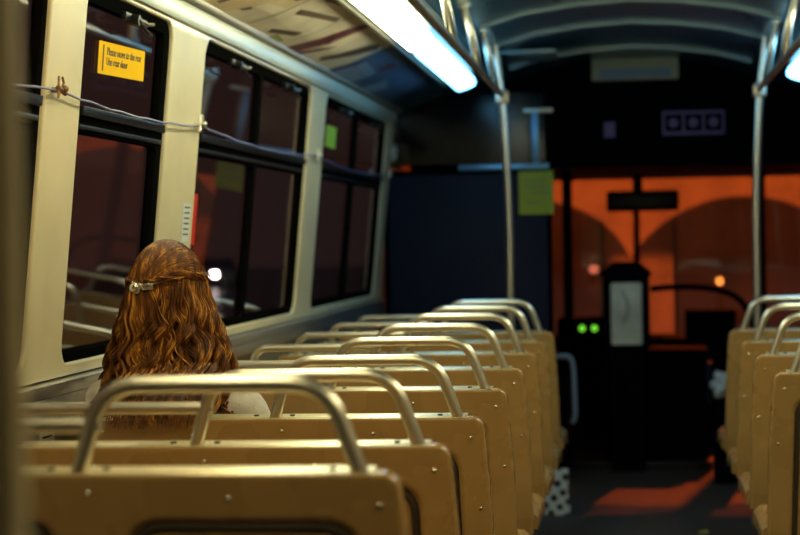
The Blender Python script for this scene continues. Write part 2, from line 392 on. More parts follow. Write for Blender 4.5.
# ------------------------------------------------------------------ advertising cards in the left cove
def card(y0, y1, base, patches, label, side=-1):
    def P(y, t, lift=.004):
        x, z = cove(t); return Vector((side*(x-lift*.4), y, EYE+z-lift))
    mb = MB(); n = 10
    rows = [[P(y0+(y1-y0)*i/8, .02+.96*j/n) for j in range(n+1)] for i in range(9)]
    rows2 = [[P(y0+(y1-y0)*i/8, .02+.96*j/n, .002) for j in range(n+1)] for i in range(9)]
    mb.grid(rows); mb.grid(rows2)
    mats = [base]
    for (m, (pa, pb, pc, pd)) in patches:
        if m not in mats: mats.append(m)
        rr = []
        for i in range(7):
            f = i/6; a = (pa[0]+(pb[0]-pa[0])*f, pa[1]+(pb[1]-pa[1])*f); b = (pd[0]+(pc[0]-pd[0])*f, pd[1]+(pc[1]-pd[1])*f)
            rr.append([P(y0+(y1-y0)*(a[0]+(b[0]-a[0])*k/4), .02+.96*(a[1]+(b[1]-a[1])*k/4), .0055) for k in range(5)])
        mb.grid(rr, mats.index(m))
    o = mb.build('advertising_card', mats, smooth=False)
    # put the origin on the card
    c = P((y0+y1)/2, .5); o.data.transform(Matrix.Translation(-c)); o.location = c
    tag(o, label, 'poster'); return o
card(3.98, 4.72, 'adtan', [('adbrown', ((.1, .2), (.3, .2), (.3, .7), (.1, .7)))], 'tan advertising card in the ceiling cove above the window with the yellow sticker')
card(4.74, 5.46, 'adtan', [('adbrown', ((.30, .26), (.36, .26), (.36, .34), (.30, .34))), ('adbrown', ((.62, .30), (.68, .30), (.68, .38), (.62, .38))), ('adbrown', ((.1, .6), (.9, .66), (.9, .72), (.1, .68))), ('adcream', ((.5, .1), (.95, .1), (.95, .55), (.7, .5)))], 'brown and tan advertising card nearest the top left, with small dark dots')
card(5.48, 6.02, 'adcream', [('adbrown', ((.1, .62), (.16, .55), (.95, .72), (.9, .80))), ('adbrown', ((.35, .30), (.42, .24), (.85, .36), (.8, .44))), ('adolive', ((.55, .05), (.9, .05), (.9, .25), (.6, .28))), ('adbrown', ((.1, .9), (.15, .84), (.7, .95), (.68, .99)))], 'cream advertising card with brown slanting strokes, second from the left')
card(6.04, 6.98, 'adcream', [('adplum', ((.06, .05), (.24, .03), (.30, .55), (.16, .62))), ('adplum', ((.16, .58), (.32, .45), (.34, .93), (.24, .96))), ('adplum', ((.26, .20), (.34, .16), (.46, .52), (.36, .40))), ('adbrown', ((.58, .3), (.66, .24), (.95, .75), (.82, .85)))], 'cream advertising card with a large plum-coloured curved wedge')
card(7.00, 7.72, 'adblue', [('adpale', ((.08, .08), (.8, .1), (.7, .5), (.12, .55))), ('adplum', ((.6, .55), (.8, .55), (.8, .75), (.6, .75)))], 'dark blue advertising card with a pale patch, past the plum wedge card')
card(7.74, 8.6, 'adblue', [('adpale', ((.1, .2), (.4, .2), (.45, .4), (.1, .5)))], 'dark blue advertising card farthest down the ceiling cove')

# ------------------------------------------------------------------ overhead grab rails and stanchions
def overhead(side, label, glabel):
    root = empty('overhead_grab_rail', (side*.565, 6, EYE+.64)); tag(root, label, 'grab rail', 'overhead grab rails')
    mb = MB(); mb.tube([(0, -4.5, 0), (0, 2.02, 0)], .0145, 12); mb.build('rail', 'metal', root)
    for y in (-3.6, -2.4, -1.2, -.25, .7, 1.55):
        b = MB(); b.tube(arc([(0, y+.10, .0), (0, y+.02, .03), (side*.01, y-.03, .12), (side*.045, y-.03, .245)], .07), [.020]*0 or .0165, 12)
        b.build('bracket', 'metal', root)
        f = MB(); f.cyl((side*.045, y-.03, .222), (side*.045, y-.03, .240), .035); f.build('flange', 'metal', root)
    st = empty('stanchion', (side*.565, 8.06, 0)); tag(st, glabel, 'pole')
    p = MB(); p.tube(arc([(-side*.02, .02, 0), (-side*.02, .02, 1.45), (side*.0, 0, EYE+.61), (side*.03, -.02, EYE+.868)], .3, 10), .0175, 14); p.build('pole', 'metal', st)
    f = MB(); f.cyl((side*-.02, .02, 0), (side*-.02, .02, .015), .045); f.build('floor_flange', 'metal', st)
    j = MB(); j.box(-.028, .028, -.04, .03, EYE+.605, EYE+.665, .008); j.build('clamp', 'metal', st)
overhead(-1, 'chrome overhead grab rail along the left of the aisle beside the lit tube', 'chrome floor-to-ceiling pole at the front of the left seats')
overhead(1, 'chrome overhead grab rail on the right of the aisle', 'chrome floor-to-ceiling pole at the front of the right seats')
st = empty('stanchion', (-.409, 1.12, 0)); tag(st, 'blurred grey-tan pole very close at the left picture edge', 'pole')
MB().cyl((0, 0, 0), (0, 0, EYE+.885), .019, seg=20).build('pole', 'tanpole', st); MB().cyl((0, 0, 0), (0, 0, .015), .045).build('floor_flange', 'metal', st)

# ------------------------------------------------------------------ seats
def back_mesh():
    H = .50; NX, NZ = 150, 64; Wt = .438; T = .026; r = .026; RC = .024
    zs = [H*(1-(1-i/NZ)**1.0) for i in range(NZ+1)]
    zs = sorted(set([round(H*i/44, 5) for i in range(45)] + [round(H-.04*(j/18)**1.8, 5) for j in range(19)] + [round(H-.10+.04*j/10, 5) for j in range(11)]))
    def w(z):
        d = H-z; base = Wt+.012*min(1, (d/.22))**.8 + .008*min(1, d/.5)
        if d < RC: base -= RC-math.sqrt(max(0, RC**2-(RC-d)**2))
        return base
    us = []
    for i in range(NX+1):
        u = -1+2*i/NX; us.append(u)
    us = sorted(set([round(u, 5) for u in us]+[round(s*(1-.022*(j/8)**1.6), 5) for s in (-1, 1) for j in range(9)]))
    def sd(x, z):
        best = 9
        for cx in (-.217, .217):
            hx = .168+.012*(H-z)/H; z1 = H-.066; z0 = -.2; rr = .05
            qx = abs(x-cx)-hx+rr; qz = abs(z-(z1+z0)/2)-(z1-z0)/2+rr
            d = math.hypot(max(qx, 0), max(qz, 0))+min(max(qx, qz), 0)-rr
            best = min(best, d)
        return best
    b = bmesh.new(); B = []; F = []; T = .024; r = .008
    for z in zs:
        W = w(z); rb = []; rf = []
        lean = -z*math.tan(R(9))
        for u in us:
            x = u*W; d = min(W-abs(x), H-z)
            e = math.sqrt(max(0, 1-(1-min(d, r)/r)**2))
            s_ = sd(x, z); ch = max(0, 1-abs(s_+.010)/.013); ch = ch*ch*(3-2*ch)
            inner = .005*max(0, min(1, (-s_-.012)/.008))
            dish = .016*max(0, min(1, -s_/.08))
            rb.append(b.verts.new((x, lean-(T-r)-r*e+.012*ch+inner, z)))
            rf.append(b.verts.new((x, lean+(T-r)+r*e-dish, z)))
        B.append(rb); F.append(rf)
    for i in range(len(zs)-1):
        for j in range(len(us)-1):
            b.faces.new((B[i][j], B[i][j+1], B[i+1][j+1], B[i+1][j])); b.faces.new((F[i][j], F[i+1][j], F[i+1][j+1], F[i][j+1]))
        b.faces.new((B[i][0], B[i+1][0], F[i+1][0], F[i][0])); b.faces.new((B[i][-1], F[i][-1], F[i+1][-1], B[i+1][-1]))
    for j in range(len(us)-1):
        b.faces.new((B[0][j], F[0][j], F[0][j+1], B[0][j+1])); b.faces.new((B[-1][j], B[-1][j+1], F[-1][j+1], F[-1][j]))
    bmesh.ops.recalc_face_normals(b, faces=b.faces[:])
    me = bpy.data.meshes.new('backrest'); b.to_mesh(me); b.free(); return me
SEAT_LABELS = []
def make_seat():
    root = empty('bus_seat')
    me = back_mesh(); ZB = .39; H = .50; y_top = H*math.tan(R(9))
    me.transform(Matrix.Translation((0, y_top, ZB)))
    for p in me.polygons: p.use_smooth = True
    bk = link('backrest', me, 'seat', root, smooth=False)
    for p in me.polygons: p.use_smooth = True
    me.set_sharp_from_angle(angle=R(60))
    for cx in (-.217, .217):      # dark tubes painting in the shadow line of the two panel grooves
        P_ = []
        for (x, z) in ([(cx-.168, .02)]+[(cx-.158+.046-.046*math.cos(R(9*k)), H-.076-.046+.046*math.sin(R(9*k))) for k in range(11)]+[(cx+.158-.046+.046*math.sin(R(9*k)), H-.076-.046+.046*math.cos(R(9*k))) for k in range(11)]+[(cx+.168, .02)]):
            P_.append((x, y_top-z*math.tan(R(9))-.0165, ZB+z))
        sm = MB(); sm.tube(P_, .0075, 8); sm.build('groove_shade_bolt', 'groove_shade_bolt', bk)
    # seat pan: dished cushion per place
    rows = []; W = .455
    for i in range(25):
        t = i/24; y = .085+.44*t; r_ = []
        for j in range(49):
            x = -W+(2*W+.015)*j/48; f = abs((abs(x)-.217)/.2); dish = .022*max(0, 1-f*f)*math.sin(math.pi*min(1, t*1.05))**.6 if 0 < t < .95 else 0
            edge = .03*max(0, (t-.85)/.15)**2 + .02*max(0, (x-W+.015)/.03)**2
            r_.append((x, y, .455-dish-edge))
        rows.append(r_)
    mb = MB(); mb.grid(rows); mb.grid([[(x, y, min(z-.035, .40)) for x, y, z in r_] for r_ in rows])
    for a in (rows[0], rows[-1], [r_[0] for r_ in rows], [r_[-1] for r_ in rows]):
        mb.grid([a, [(x, y, min(z-.035, .40)) for x, y, z in a]])
    bmesh.ops.remove_doubles(mb.b, verts=mb.b.verts[:], dist=.0005)
    mb.build('seat_pan', 'seat', root)
    zt = ZB+H-.012
    # tall hoop
    h = MB(); h.tube(arc([(-.020, -.004, zt), (.020, -.01, zt+.135), (.340, -.01, zt+.135), (.388, -.004, zt)], .055, 8), .0125, 14)
    h.tube(arc([(-.375, 0, zt), (-.362, -.004, zt+.078), (.016, -.006, zt+.078)], .045, 8), .0115, 12)
    h.build('grab_handle', 'metal', root)
    for (x, dz) in ((-.40, .028), (-.2, .035), (.0, .028), (.2, .035), (.412, .045), (.43, .20)):
        k = MB(); zz = ZB+H-dz; yy = dz*math.tan(R(9))-.0265
        k.ball((x, yy+.001, zz), .0042, 10, sc=(1, .6, 1)); k.build('screw', 'screw', bk)
    for x in (-.405, -.345, .345, .02, -.06):
        k = MB(); k.cyl((x, .004, ZB+H-.003), (x, .003, ZB+H+.0045), .0058, seg=10); k.build('bolt', 'groove_shade_bolt', bk)
    cpm = MB(); cpm.box(-.405, .405, -.0225, .0215, -.0015, .0022, .0012, T=Matrix.Translation((0, .0, ZB+H)) @ Matrix.Rotation(R(9), 4, 'X')); tst = cpm.build('top_strip', 'cap', bk)
    f = MB(); f.box(-.43, .42, .14, .18, .345, .40, .006); f.box(-.43, .42, .38, .42, .345, .40, .006); f.build('seat_frame', 'blackm', root)
    for x in (-.26, .26):
        l = MB(); l.tube(arc([(x, .16, .36), (x, .22, .015), (x, .35, .015), (x, .40, .36)], .06), .016, 10); l.build('leg', 'blackm', root)
    tag(root, None, 'bus seat'); return root
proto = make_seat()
U = .684
LG = 'double bus seats on the left of the aisle'; RG = 'double bus seats on the right of the aisle'
spots = [(-.762, 3.6*U, .062, LG, 'tan double bus seat nearest the camera, blurred, bottom left'),
 (-.762, 4.6*U, .022, LG, 'second tan double bus seat from the front left foreground'),
 (-.762, 5.65*U, 0, LG, 'tan double bus seat the long-haired passenger leans against'),
 (-.762, 6.7*U, 0, LG, 'left-hand double bus seat directly in front of the passenger'),
 (-.762, 7.75*U, 0, LG, 'left-hand double bus seat two rows in front of the passenger'),
 (-.762, 8.8*U, 0, LG, 'left-hand double bus seat three rows in front of the passenger'),
 (-.762, 9.8*U, 0, LG, 'left-hand double bus seat, last but one before the chrome pole'),
 (-.762, 10.75*U, 0, LG, 'left-hand double bus seat farthest away, beside the chrome pole'),
 (.822, 7.4*U, 0, RG, 'nearest bus seat right of the aisle, cut by the picture edge'),
 (.822, 8.5*U, 0, RG, 'second bus seat from the camera right of the aisle'),
 (.822, 9.6*U, 0, RG, 'third bus seat from the camera right of the aisle'),
 (.822, 10.75*U, 0, RG, 'farthest bus seat right of the aisle, near the front')]
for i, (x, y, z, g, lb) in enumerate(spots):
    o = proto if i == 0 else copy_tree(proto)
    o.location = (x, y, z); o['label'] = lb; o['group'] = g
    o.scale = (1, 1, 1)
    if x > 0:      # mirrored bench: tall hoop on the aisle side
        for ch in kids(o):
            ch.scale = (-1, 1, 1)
# ------------------------------------------------------------------ wheel-well riser under the two raised seats
o = MB().box(-1.24, -.36, 2.42, 3.62, 0, .0215, .004).build('floor_riser', 'floor'); tag(o, 'low dark riser under the two nearest left seats', 'riser')
for x in (-.26, .26):
    pass
MB_r = MB().box(-1.24, -.36, 2.44, 3.02, .0215, .0615, .004)
o = MB_r.build('floor_riser', 'floor'); tag(o, 'upper dark riser step under the nearest left seat', 'riser')

# ------------------------------------------------------------------ things on the left wall
def on_wall(u, v, n=.016): return TL @ Vector((u, v, n))
def wall_local(u, v, n, rot=0): return TL @ Matrix.Translation((u, v, n)) @ Matrix.Rotation(R(rot), 4, 'Z')
# the wall frame is mirrored left/right for a viewer inside: x grows away from the viewer, so text reads correctly
# yellow sticker on window pane (on the inside)
def sticker(name, u0, u1, v0, v1, m, n, rot, label, cat, extra=None):
    T = wall_local((u0+u1)/2, (v0+v1)/2, n, rot); root = empty(name); root.matrix_world = Matrix.Translation(T.translation)
    I = root.matrix_world.inverted(); a = (u1-u0)/2; b = (v1-v0)/2
    me = sheet([rrect(-a, a, -b, b, min(a, b)*.12, 3)], .001); me.transform(I @ T); me.materials.clear(); sh_ = link('sheet', me, m, root)
    if extra: extra(sh_, I @ T, a, b)
    tag(root, label, cat); return root
def ylines(root, T, a, b):
    for k, s in enumerate(('Please move to the rear', 'Use rear door')):
        me = text_mesh(s, .034); xs = [v.co.x for v in me.vertices]; w_ = max(xs)-min(xs)
        me.transform(T @ Matrix.Translation((-a*.68, b*(.22-.62*k), .0012)) @ Matrix.Diagonal((a*(1.5 if k == 0 else .9)/w_, .8, 1, 1)))
        link('lettering', me, 'ink', root, False)
    bb = MB(); bb.box(-a*.84, -a*.80, -b*.8, b*.8, .0008, .0016, T=T); bb.build('border_line', 'ink', root)
sticker('yellow_notice', 4.16, 4.56, .720, .798, 'yellow', -.008, 2.0, 'yellow sticker with black lettering on the upper window pane', 'sticker', ylines)
def glines(root, T, a, b):
    for k in range(2):
        bb = MB(); bb.box(-a*.7, a*.6, b*(.30-.8*k), b*(.5-.8*k), .0008, .0016, T=T); bb.build('printed_line', 'green', root)
sticker('green_notice', 7.38, 7.62, .70, .79, 'green', -.008, 0, 'small yellow-green sticker on the far window pane', 'sticker')
def plines(root, T, a, b):
    for k in range(6):
        bb = MB(); bb.box(-a*.6, a*.7, b*(.75-.28*k), b*(.83-.28*k), .0008, .0014, T=T); bb.build('printed_line', 'ink', root)
sticker('white_label', 4.985, 5.075, .31, .42, 'white', .017, 0, 'white printed label on the pillar right of the passenger', 'sticker', plines)
sticker('red_label', 5.135, 5.19, .30, .45, 'red', .0065, 0, 'red upright label on the edge of the double window', 'sticker')
# white label on lower wall
root = empty('wall_label', (-1.320, 3.93, EYE-.42)); tag(root, 'small white label low on the wall under the window sill', 'sticker')
MB().box(-.001, .002, -.05, .05, -.028, .028).build('sheet', 'white', root)
MB().box(.0015, .003, -.035, .035, .006, .010).box(.0015, .003, -.035, .03, -.010, -.006).build('printed_line', 'ink', root)
# bell cord with clamps
pts = []
anch = [(1.6, .645), (3.77, .643), (5.05, .647), (7.0, .645), (9.1, .64)]
for i in range(len(anch)-1):
    a, b = anch[i], anch[i+1]; L_ = b[0]-a[0]
    for k in range(16):
        t = k/16; sag = .012*L_*4*t*(1-t)
        wob = .0018*math.sin(k*2.1+i) if k else 0
        pts.append(on_wall(a[0]+L_*t, a[1]-sag+wob, .030))
pts.append(on_wall(9.1, .64, .030))
c0 = pts[16]
root = empty('bell_cord', c0); tag(root, 'thin blue pull cord strung across the windows and pillars', 'cord')
mb = MB(); mb.tube([p-c0 for p in pts], .0028, 8); mb.build('cord', 'wire', root)
for k, (u, v) in enumerate(anch[1:]):
    p = on_wall(u, v, .022)-c0; q = on_wall(u, v, .036)-c0
    cb = MB(); cb.cyl(p-(q-p)*.6, q, .006, seg=10); cb.tube([q+Vector((0, -.02, .004)), q+Vector((0, .0, .001)), q+Vector((0, .03, -.004))], .006, 8)
    for s_ in (-1, 1): cb.tube([q+Vector((0, 0, 0)), q+Vector((0, s_*.02, .018*s_)), q+Vector((0, s_*.012, .03))], .0028, 6)
    cb.ball(q+Vector((.006, .01, .004)), .008, 10)
    cb.build('clamp', 'rust' if k == 0 else 'metal', root)
# round disc on the fourth pillar
p = on_wall(9.22, .76, .02); root = empty('round_fitting', p); tag(root, 'round pale fitting high on the last dark pillar', 'wall fitting')
n_ = (TL.to_3x3() @ Vector((0, 0, 1)))
MB().cyl((0, 0, 0), n_*.02, .05, .044, 24).build('cap', 'greyp', root); MB().cyl(n_*.02, n_*.024, .03, .028, 20).build('lens', 'white', root)

# ------------------------------------------------------------------ driver's partition
root = empty('driver_partition', (-.78, 9.25, 0)); tag(root, 'dark blue partition behind the driver, left of the aisle', 'partition')
MB().box(-.49, .37, -.02, .02, .05, 1.62, .006).build('lower_panel', 'navy', root)
MB().box(-.47, .36, -.004, .004, 1.66, 2.02).build('glass_pane', 'pglass', root, smooth=False)
fr = MB(); fr.box(-.1, .365, -.03, .03, 1.625, 1.655, .006); fr.box(.28, .315, -.03, .03, 1.655, 1.93, .006); fr.build('upper_frame', 'bluealu', root)
fr = MB(); fr.box(-.49, .37, -.02, .02, 1.60, 1.63, .006); fr.box(.345, .375, -.02, .02, 0, 2.1, .006); fr.box(-.49, -.46, -.02, .02, 0, 2.0, .004); fr.build('frame', 'dark', root)
fr = MB(); fr.box(.24, .39, -.05, -.02, 1.915, 1.935, .004); fr.build('top_bracket', 'alu', root)
# yellow-green notice on the partition
root = empty('paper_notice', (-.482, 9.21, EYE+.235)); tag(root, 'square yellow-green notice beside the chrome pole on the driver partition', 'sign')
MB().box(-.088, .088, .008, .014, -.11, .11).build('sheet', 'ygreen', root)
lt = MB()
for (z, a, b) in ((.06, -.06, .05), (.03, -.06, .06), (-.0, -.03, .06), (-.05, -.05, .02)): lt.box(a, b, .005, .008, z-.006, z+.006)
lt.build('printed_line', 'adolive', root)

# ------------------------------------------------------------------ bulkhead signs, vent
root = empty('bulkhead_box', (.03, 9.72, EYE+.905)); tag(root, 'rectangular tan-framed box fixed high on the front bulkhead', 'sign box')
MB().box(-.23, .23, -.06, .0, -.070, .05, .008).build('casing', 'box', root); MB().box(-.19, .19, -.064, -.058, -.06, -.01, .003).build('face', 'adpale', root)
root = empty('pictogram_sign', (.335, 9.74, EYE+.605)); tag(root, 'dim lilac sign with three square symbols on the front bulkhead', 'sign')
bd = MB().box(-.165, .165, -.012, .0, -.065, .065, .004).build('board', 'lilac', root)
for k in (-1, 0, 1):
    q = MB(); q.box(-.045+k*.105, .045+k*.105, -.016, -.011, -.045, .045); q.build('symbol_field', 'dark', bd)
    q = MB(); q.cyl((k*.105, -.019, .0), (k*.105, -.016, .0), .026, seg=20); q.build('symbol', 'lilac', bd)
root = empty('bulkhead_notice', (-.20, 9.74, EYE+.575)); tag(root, 'faint dark strip notice left of the lilac sign', 'sign')
MB().box(-.15, .05, -.01, 0, -.05, .05, .003).build('strip', 'dark', root); MB().box(.06, .12, -.01, 0, -.04, .045, .003).build('end_plate', 'lilac', root)
# hatch panel in the ceiling
root = empty('ceiling_hatch', (-.50, 8.6, EYE+.885)); tag(root, 'small metal hatch in the ceiling between the last two ribs', 'hatch')
MB().box(-.10, .16, -.2, .22, -.02, .0, .006).build('cover', 'rib', root); MB().cyl((-.15, 0, -.012), (-.15, 0, .004), .028).build('knob', 'dark', root)

# ------------------------------------------------------------------ front of the bus
root = empty('dashboard', (-.3, 11.2, 0)); tag(root, 'black dashboard under the windshield', 'dashboard')
MB().box(-.95, .62, -.12, .28, .3, .66, .04).build('body', 'dark', root)
MB().box(-.9, -.05, -.35, -.05, .3, .60, .05).box(-.15, .25, -.5, -.32, .5, .80, .03).build('instrument_panel', 'dark', root)
for x in (-.0, .072):
    g_ = MB(); g_.ball((x, -.51, .735), .018, 14); g_.build('indicator_lamp', 'gly', root)
root = empty('steering_wheel', (-.85, 10.75, .86)); tag(root, 'black steering wheel behind the driver partition', 'steering wheel')
ring = [(math.cos(a)*.23, math.sin(a)*.20, math.sin(a)*.10) for a in [2*math.pi*k/32 for k in range(33)]]
MB().tube(ring, .014, 10).build('rim', 'dark', root); MB().cyl((-.22, 0, 0), (.22, 0, 0), .012).cyl((0, 0, 0), (0, .10, -.25), .03).build('column', 'dark', root)
root = empty('driver_chair', (-.85, 9.95, 0)); tag(root, 'black driver seat behind the dark blue partition', 'driver seat')
MB().box(-.24, .24, -.25, -.15, .5, 1.15, .04).build('backrest', 'dark', root); MB().box(-.25, .25, -.2, .28, .42, .54, .04).build('cushion', 'dark', root); MB().cyl((0, 0, 0), (0, 0, .42), .08).build('pedestal', 'dark', root)
# engine cover / barrier in the aisle
root = empty('engine_cover', (.12, 10.55, 0)); tag(root, 'black box-shaped cover at the end of the aisle below the windshield', 'engine cover')
MB().box(-.28, .30, -.25, .06, 0, .635, .03).build('cover', 'dark', root)
MB().box(.285, .315, -.29, -.252, .32, .56, .008).build('blue_strip', 'navy', root)
# farebox
root = empty('farebox', (-.035, 9.85, 0)); tag(root, 'upright farebox with a pale grey face at the end of the aisle', 'farebox')
b = MB(); b.box(-.125, .125, -.07, .12, .66, 1.06, .02)
cs_ = b.build('casing', 'dark', root)
hd = MB(); hd.prism([(-.135, -.08, 1.055), (.135, -.08, 1.055), (.135, -.08, 1.08), (.07, -.08, 1.135), (-.07, -.08, 1.135), (-.135, -.08, 1.08)], (0, .2, 0)); hd.build('head', 'dark', root)
MB().box(-.083, .083, -.078, -.068, .69, 1.025, .012).build('face_plate', 'faceplate', cs_)
cv = []
for k in range(9):
    t = k/8; cv.append((-.03+.04*math.sin(t*3.0), -.08, .80+.18*t))
MB().tube(cv, .006, 8).build('chute', 'alu', cs_)
MB().box(-.09, .09, -.04, .09, 0, .67, .01).build('pedestal', 'dark', root)
# curved handrail by the door
root = empty('door_handrail', (.1, 10.24, 0)); tag(root, 'black handrail curving down towards the entrance door', 'handrail')
MB().tube(arc([(.012, -.30, .985), (.10, 0, .985), (.30, 0, .985), (.50, 0, .93), (.60, .1, .70), (.60, .1, 0)], .13, 8), .018, 12).build('rail', 'dark', root)
# card reader box
root = empty('door_control_box', (.47, 10.95, .56)); tag(root, 'small black box on the dashboard right of the farebox', 'control box')
MB().box(-.16, .14, -.06, .08, .0, .27, .012).build('casing', 'dark', root); MB().box(-.05, .05, -.03, .05, -.56, .0).build('bracket', 'dark', root)
# interior mirror
root = empty('rear_view_mirror', (.07, 11.35, EYE+.225)); tag(root, 'wide black mirror hanging in the middle of the windshield', 'mirror')
MB().box(-.225, .225, -.02, .02, -.065, .065, .02).build('housing', 'dark', root); MB().box(-.21, .21, -.024, -.019, -.05, .05, .01).build('mirror_glass', 'blackm', root)
MB().cyl((-.03, .0, .06), (-.03, .05, .40), .03).build('arm', 'dark', root)
# thin post of the entrance door and post left of windshield
for (x, y, lb) in ((-.375, 10.55, 'black upright post at the left end of the windshield'),):
    root = empty('post', (x, y, 0)); tag(root, lb, 'post'); MB().box(-.025, .025, -.02, .02, 0, 1.66, .004).build('post_body', 'dark', root)
# hooked pale handle on the driver's console
root = empty('driver_console', (-.46, 9.6, 0)); tag(root, 'black console beside the driver partition carrying a pale hooked handle', 'console')
MB().box(-.1, .12, -.2, .25, 0, .64, .03).build('cabinet', 'dark', root)
MB().tube(arc([(.03, -.24, .655), (.135, -.24, .66), (.15, -.23, .60), (.155, -.215, .34), (.14, -.2, .31)], .05), .013, 12).build('hooked_handle', 'adpale', root)
# dotted bag
def dotted_bag():
    root = empty('dotted_bag', (-.385, 8.30, 0), R(-4)); tag(root, 'white bag with dark dots standing on the aisle floor by the front left seat', 'bag')
    rows = []
    for i in range(9):
        z = .21*i/8; tt = i/8; hw = .082*(1-.06*tt)+.002*math.sin(i*1.3); hd_ = .035*(1-.6*tt)
        rows.append([(math.copysign(abs(math.cos(a))**.5, math.cos(a))*hw+.004*math.sin(3*a+i), math.copysign(abs(math.sin(a))**.5, math.sin(a))*hd_, z) for a in [2*math.pi*k/28 for k in range(29)]])
    mb = MB(); mb.grid(rows); bmesh.ops.remove_doubles(mb.b, verts=mb.b.verts[:], dist=.0004); bmesh.ops.holes_fill(mb.b, edges=mb.b.edges[:])
    m = mat('dotted_fabric', (.6, .6, .56, 1), .7); N = m.node_tree.nodes; L = m.node_tree.links
    tc = N.new('ShaderNodeTexCoord'); v = N.new('ShaderNodeTexVoronoi'); v.inputs['Scale'].default_value = 20; v.inputs['Randomness'].default_value = .15; mpp = N.new('ShaderNodeMapping'); mpp.inputs['Scale'].default_value = (1, 0, 1); mpp.inputs['Rotation'].default_value = (0, R(35), 0); L.new(tc.outputs['Object'], mpp.inputs[0])
    r = N.new('ShaderNodeValToRGB'); r.color_ramp.interpolation = 'CONSTANT'; r.color_ramp.elements[0].color = (.02, .02, .02, 1); r.color_ramp.elements[1].position = .33; r.color_ramp.elements[1].color = (.6, .6, .56, 1)
    L.new(mpp.outputs[0], v.inputs['Vector']); L.new(v.outputs['Distance'], r.inputs[0]); L.new(r.outputs[0], N['Principled BSDF'].inputs['Base Color'])
    M['dots'] = m; mb.build('bag_body', 'dots', root)
dotted_bag()
# crumpled paper by the right seats
b = bmesh.new(); bmesh.ops.create_icosphere(b, subdivisions=3, radius=.06)
for v in b.verts: v.co *= 1+.28*math.sin(v.co.x*90+1)*math.cos(v.co.z*75)+.12*random.uniform(-1, 1); 
for v in b.verts: v.co.z *= 1.1
me = bpy.data.meshes.new('p'); b.to_mesh(me); b.free()
root = empty('crumpled_bag', (.455, 9.35, 0)); tag(root, 'crumpled white paper bag on a dark stand past the right seats', 'paper bag')
me.transform(Matrix.Translation((0, 0, .505))); link('paper', me, 'white', root, False)
root2 = empty('waste_bin', (.475, 9.37, 0)); tag(root2, 'slim dark waste bin past the farthest right seat', 'waste bin'); MB().cyl((0, 0, 0), (0, 0, .425), .075, .085, 20).build('bin_body', 'dark', root2); MB().tube([(math.cos(a)*.086, math.sin(a)*.086, .424) for a in [2*math.pi*k/24 for k in range(25)]], .006, 8).build('rim', 'dark', root2)
o = MB().box(-.02, .02, -.015, .015, 0, .004).ball((.005, 0, .006), .012, 8, sc=(1.3, 1, .5)).build('litter_scrap', 'adolive'); o.location = (.285, 7.78, 0); tag(o, 'small pale scrap of litter on the aisle floor at the bottom edge', 'litter')
# front step edge
o = MB().box(-.375, .42, 9.95, 9.99, 0, .03, .004).build('trim_21', 'blackm'); tag(o, kind='structure')
# ------------------------------------------------------------------ passenger
PX, PY = -1.085, 4.075
def skin(name, V, E, m, parent, sub=2, root=0, smooth=True):
    """V: (x,y,z,rx[,ry]); one continuous surface grown round the joints"""
    me = bpy.data.meshes.new(name); me.from_pydata([v[:3] for v in V], E, []); o = bpy.data.objects.new(name, me); COL.objects.link(o)
    md = o.modifiers.new('s', 'SKIN'); md.use_smooth_shade = True; md.branch_smoothing = .6
    sv = me.skin_vertices[0].data
    for i, v in enumerate(V): sv[i].radius = (v[3], v[4] if len(v) > 4 else v[3]); sv[i].use_root = (i == root)
    s2 = o.modifiers.new('b', 'SUBSURF'); s2.levels = sub; s2.render_levels = sub
    m2 = baked(o); m2.materials.clear(); return link(name, m2, m, parent)
person = empty('person', (PX, PY+.05, .43)); tag(person, 'seated person with long wavy auburn hair in a light shirt, seen from behind', 'person')
def L3(*a): return a
# coordinates relative to the person empty; +y is forwards (away from the viewer)
body = [
 (0, .10, .06, .12, .10), (0, .07, .20, .115, .09), (0, .02, .34, .125, .09), (0, -.01, .455, .12, .075), (0, .0, .53, .05, .05), (0, .015, .60, .045, .045),   # 0-5 pelvis..neck
 (-.12, -.015, .485, .06), (-.168, -.005, .478, .052), (-.165, .04, .30, .040), (-.175, .08, .20, .036), (-.13, .22, .17, .03), (-.085, .32, .165, .021),   # 6-11 left arm
 (.12, -.005, .475, .06), (.185, .01, .46, .052), (.205, .04, .30, .042), (.175, .08, .20, .036), (.13, .22, .17, .03), (.085, .32, .165, .021),   # 12-17 right arm
 (-.09, .16, .08, .085), (-.10, .30, .085, .072), (-.10, .40, .075, .058), (-.10, .405, -.08, .052), (-.10, .39, -.24, .036), (-.10, .38, -.36, .030), (-.10, .48, -.40, .026),  # 18-24 left leg
 (.09, .16, .08, .085), (.10, .30, .085, .072), (.10, .40, .075, .058), (.10, .405, -.08, .052), (.10, .39, -.24, .036), (.10, .38, -.36, .030), (.10, .48, -.40, .026),
]
E = [(0, 1), (1, 2), (2, 3), (3, 4), (4, 5), (3, 6), (6, 7), (7, 8), (8, 9), (9, 10), (10, 11), (3, 12), (12, 13), (13, 14), (14, 15), (15, 16), (16, 17),
     (0, 18), (18, 19), (19, 20), (20, 21), (21, 22), (22, 23), (23, 24), (0, 25), (25, 26), (26, 27), (27, 28), (28, 29), (29, 30), (30, 31)]
skin('body', body, E, 'skin', person)
